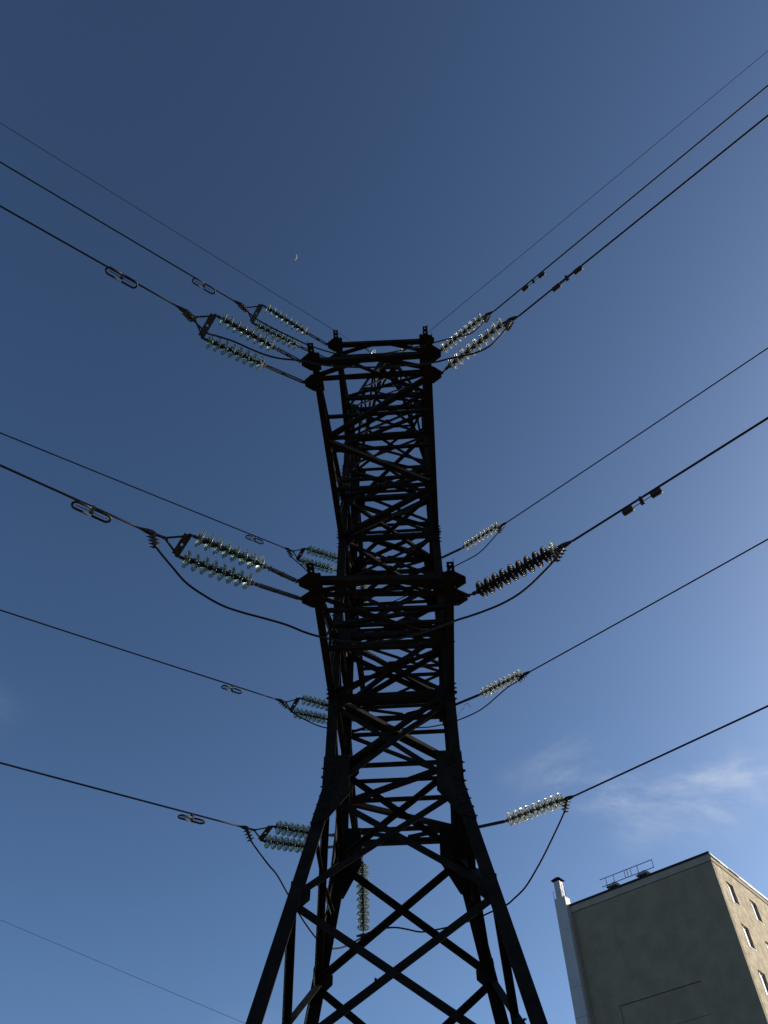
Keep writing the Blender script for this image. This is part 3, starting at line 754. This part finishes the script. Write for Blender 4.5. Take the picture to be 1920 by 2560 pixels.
# parapet and coping
hb(G().box((0.302, -0.05, BH - 0.319), (GW + 0.02, 0.25, BH - 0.16)), 'parapet', M_PARA)
hb(G().box((-0.05, -0.05, WTOP + 0.03), (GW + 0.02, 0.25, BH - 0.32)), 'parapet', M_PARA)
hb(G().box((-0.055, 0.252, WTOP + 0.03), (0.25, 42.3, BH - 0.32)), 'parapet', M_PARA)
hb(G().box((GW - 0.05, 0.252, WTOP - 0.15), (GW + 0.42, 42.3, BH - 0.16)), 'parapet', M_PARA)
hb(G().box((0.302, -0.10, BH - 0.157), (GW + 0.1, 0.30, BH)), 'coping', M_FELT)
hb(G().box((-0.07, -0.10, BH - 0.157), (0.3015, -0.0465, BH + 0.004)), 'coping', M_FELT)
hb(G().box((-0.10, -0.05, BH - 0.319), (0.3015, -0.0465, BH - 0.16)), 'parapet', M_PARA)
cg = G(); nseg = 28
for i in range(nseg):
    v0, v1 = -0.045 + i * 1.512, -0.045 + (i + 1) * 1.512 - 0.006
    dz = random.uniform(-0.02, 0.02); dx = random.uniform(-0.02, 0.03)
    cp = G().prism([(-0.13 - dx, v0, BH - 0.315 + dz * 1.5), (-0.02, v0, BH + 0.01), (0.30, v0, BH + 0.03), (0.30, v0, BH - 0.31 + dz)], V((0, v1 - v0, 0)))
    hb(cp, 'coping', M_COPING)
hb(G().box((0.30, 0.30, BH - 0.56), (GW - 0.06, 42.2, BH - 0.40)), 'roof', M_FELT)
# ventilation shaft on the gable end with its chimney
sh = hb(G().box((GW - 0.08, -0.55, 0), (GW + 0.92, 0.20, 27.6)), 'ventilation_shaft', M_DUCT)
for i, (z0, z1) in enumerate(((27.61, 29.1), (29.11, BH + 0.55))):
    hb(G().box((GW - 0.08, -0.55, z0), (GW + 0.92, 0.20, z1)), 'shaft_section', M_DUCT, sh)
for z in range(3, 27, 2):
    hb(G().box((GW - 0.085, -0.555, z), (GW + 0.925, 0.10, z + 0.04)), 'shaft_joint', M_PARA, sh)
hb(G().box((GW - 0.30, -0.12, 0), (GW - 0.085, -0.004, BH - 0.9)), 'edge_strip', M_GABLE, sh)
ch = G(); cu, cv = GW + 0.48, -0.2
ch.box((cu - 0.27, cv - 0.25, BH + 0.55), (cu + 0.27, cv + 0.25, BH + 1.95))
ch.box((cu - 0.285, cv - 0.265, BH + 1.05), (cu + 0.285, cv + 0.265, BH + 1.10))
chim = hb(ch, 'chimney', M_DUCT)
zc_ = BH + 2.05
hb(G().add([(cu - 0.45, cv - 0.42, zc_), (cu + 0.45, cv - 0.42, zc_), (cu + 0.45, cv + 0.42, zc_), (cu - 0.45, cv + 0.42, zc_), (cu - 0.16, cv - 0.14, zc_ + 0.26), (cu + 0.16, cv - 0.14, zc_ + 0.26), (cu + 0.16, cv + 0.14, zc_ + 0.26), (cu - 0.16, cv + 0.14, zc_ + 0.26)],
    [[0, 1, 2, 3], [4, 5, 6, 7], [0, 1, 5, 4], [1, 2, 6, 5], [2, 3, 7, 6], [3, 0, 4, 7]]), 'chimney_cap', M_FELT, chim)
hb(G().box((cu - 0.2, cv - 0.2, BH + 1.952), (cu + 0.2, cv + 0.2, zc_ - 0.002)), 'chimney_neck', M_FELT, chim)
for du, dv, hh in ((-0.43, -0.28, 1.0), (-0.43, 0.14, 0.8), (0.44, -0.28, 0.7)):
    hb(G().box((cu + du - 0.012, cv + dv - 0.012, BH + 0.55), (cu + du + 0.012, cv + dv + 0.012, BH + 0.55 + hh)), 'rod', M_FELT, chim)
# roof vents
for u in (5.75, 8.45):
    v = 1.1
    b = G().box((u - 0.36, v - 0.34, BH - 0.4), (u + 0.36, v + 0.34, BH + 0.36))
    vt = hb(b, 'roof_vent', M_DUCT)
    z = BH + 0.36
    hb(G().box((u - 0.31, v - 0.29, z + 0.002), (u + 0.31, v + 0.29, z + 0.20)), 'louvre', M_FELT, vt)
    z += 0.205
    hb(G().add([(u - 0.56, v - 0.52, z), (u + 0.56, v - 0.52, z), (u + 0.56, v + 0.52, z), (u - 0.56, v + 0.52, z), (u - 0.05, v - 0.05, z + 0.44), (u + 0.05, v - 0.05, z + 0.44), (u + 0.05, v + 0.05, z + 0.44), (u - 0.05, v + 0.05, z + 0.44)],
        [[0, 1, 2, 3], [4, 5, 6, 7], [0, 1, 5, 4], [1, 2, 6, 5], [2, 3, 7, 6], [3, 0, 4, 7]]), 'vent_roof', M_DUCT, vt)
# railing behind the parapet
rv_ = 0.5
rl = hb(G().box((4.6, rv_ - 0.02, BH + 1.22), (9.35, rv_ + 0.02, BH + 1.26)).box((4.6, rv_ - 0.02, BH + 0.62), (9.25, rv_ + 0.02, BH + 0.66)), 'railing', M_FELT)
for u in (4.62, 5.95, 6.55, 6.85, 7.1, 8.1, 8.8):
    lo = BH + 0.62 if u not in (5.95, 8.8) else BH - 0.4
    hb(G().box((u - 0.02, rv_ - 0.018, lo), (u + 0.02, rv_ + 0.018, BH + 1.25)), 'post', M_FELT, rl)

# ------------------------------------------------------------------ moon: the sunlit crescent
md = V((-0.1079, 0.3353, 0.9359)).normalized(); MD = 9000.0; MR = MD * 0.0050
mc = V((0, 0, 1.6)) + md * MD
vv = -md; limb = (to_sun - vv * to_sun.dot(vv)).normalized(); pole = vv.cross(limb).normalized()
term = pole.cross(to_sun).normalized()
if term.dot(vv) < 0: term = -term
amax = math.atan2(term.dot(vv), term.dot(limb)) * 0.82   # angle from the limb to just short of the terminator
vs, fs = [], []; NA, NB = 10, 24
for rr in (1.0, 0.97):
    for j in range(NB + 1):
        la = rad(-80 + 160 * j / NB)
        for i in range(NA + 1):
            lo = -0.15 + (amax + 0.15) * i / NA
            vs.append((limb * math.cos(lo) * math.cos(la) + vv * math.sin(lo) * math.cos(la) + pole * math.sin(la)) * MR * rr)
K = (NA + 1) * (NB + 1)
for j in range(NB):
    for i in range(NA):
        a = j * (NA + 1) + i; q = [a, a + 1, a + NA + 2, a + NA + 1]
        fs.append(q); fs.append([x + K for x in q][::-1])
rim = [i for i in range(NA + 1)] + [j * (NA + 1) + NA for j in range(1, NB + 1)] + [NB * (NA + 1) + i for i in range(NA - 1, -1, -1)] + [j * (NA + 1) for j in range(NB - 1, 0, -1)]
for a, b in zip(rim, rim[1:] + rim[:1]): fs.append([a, b, b + K, a + K])
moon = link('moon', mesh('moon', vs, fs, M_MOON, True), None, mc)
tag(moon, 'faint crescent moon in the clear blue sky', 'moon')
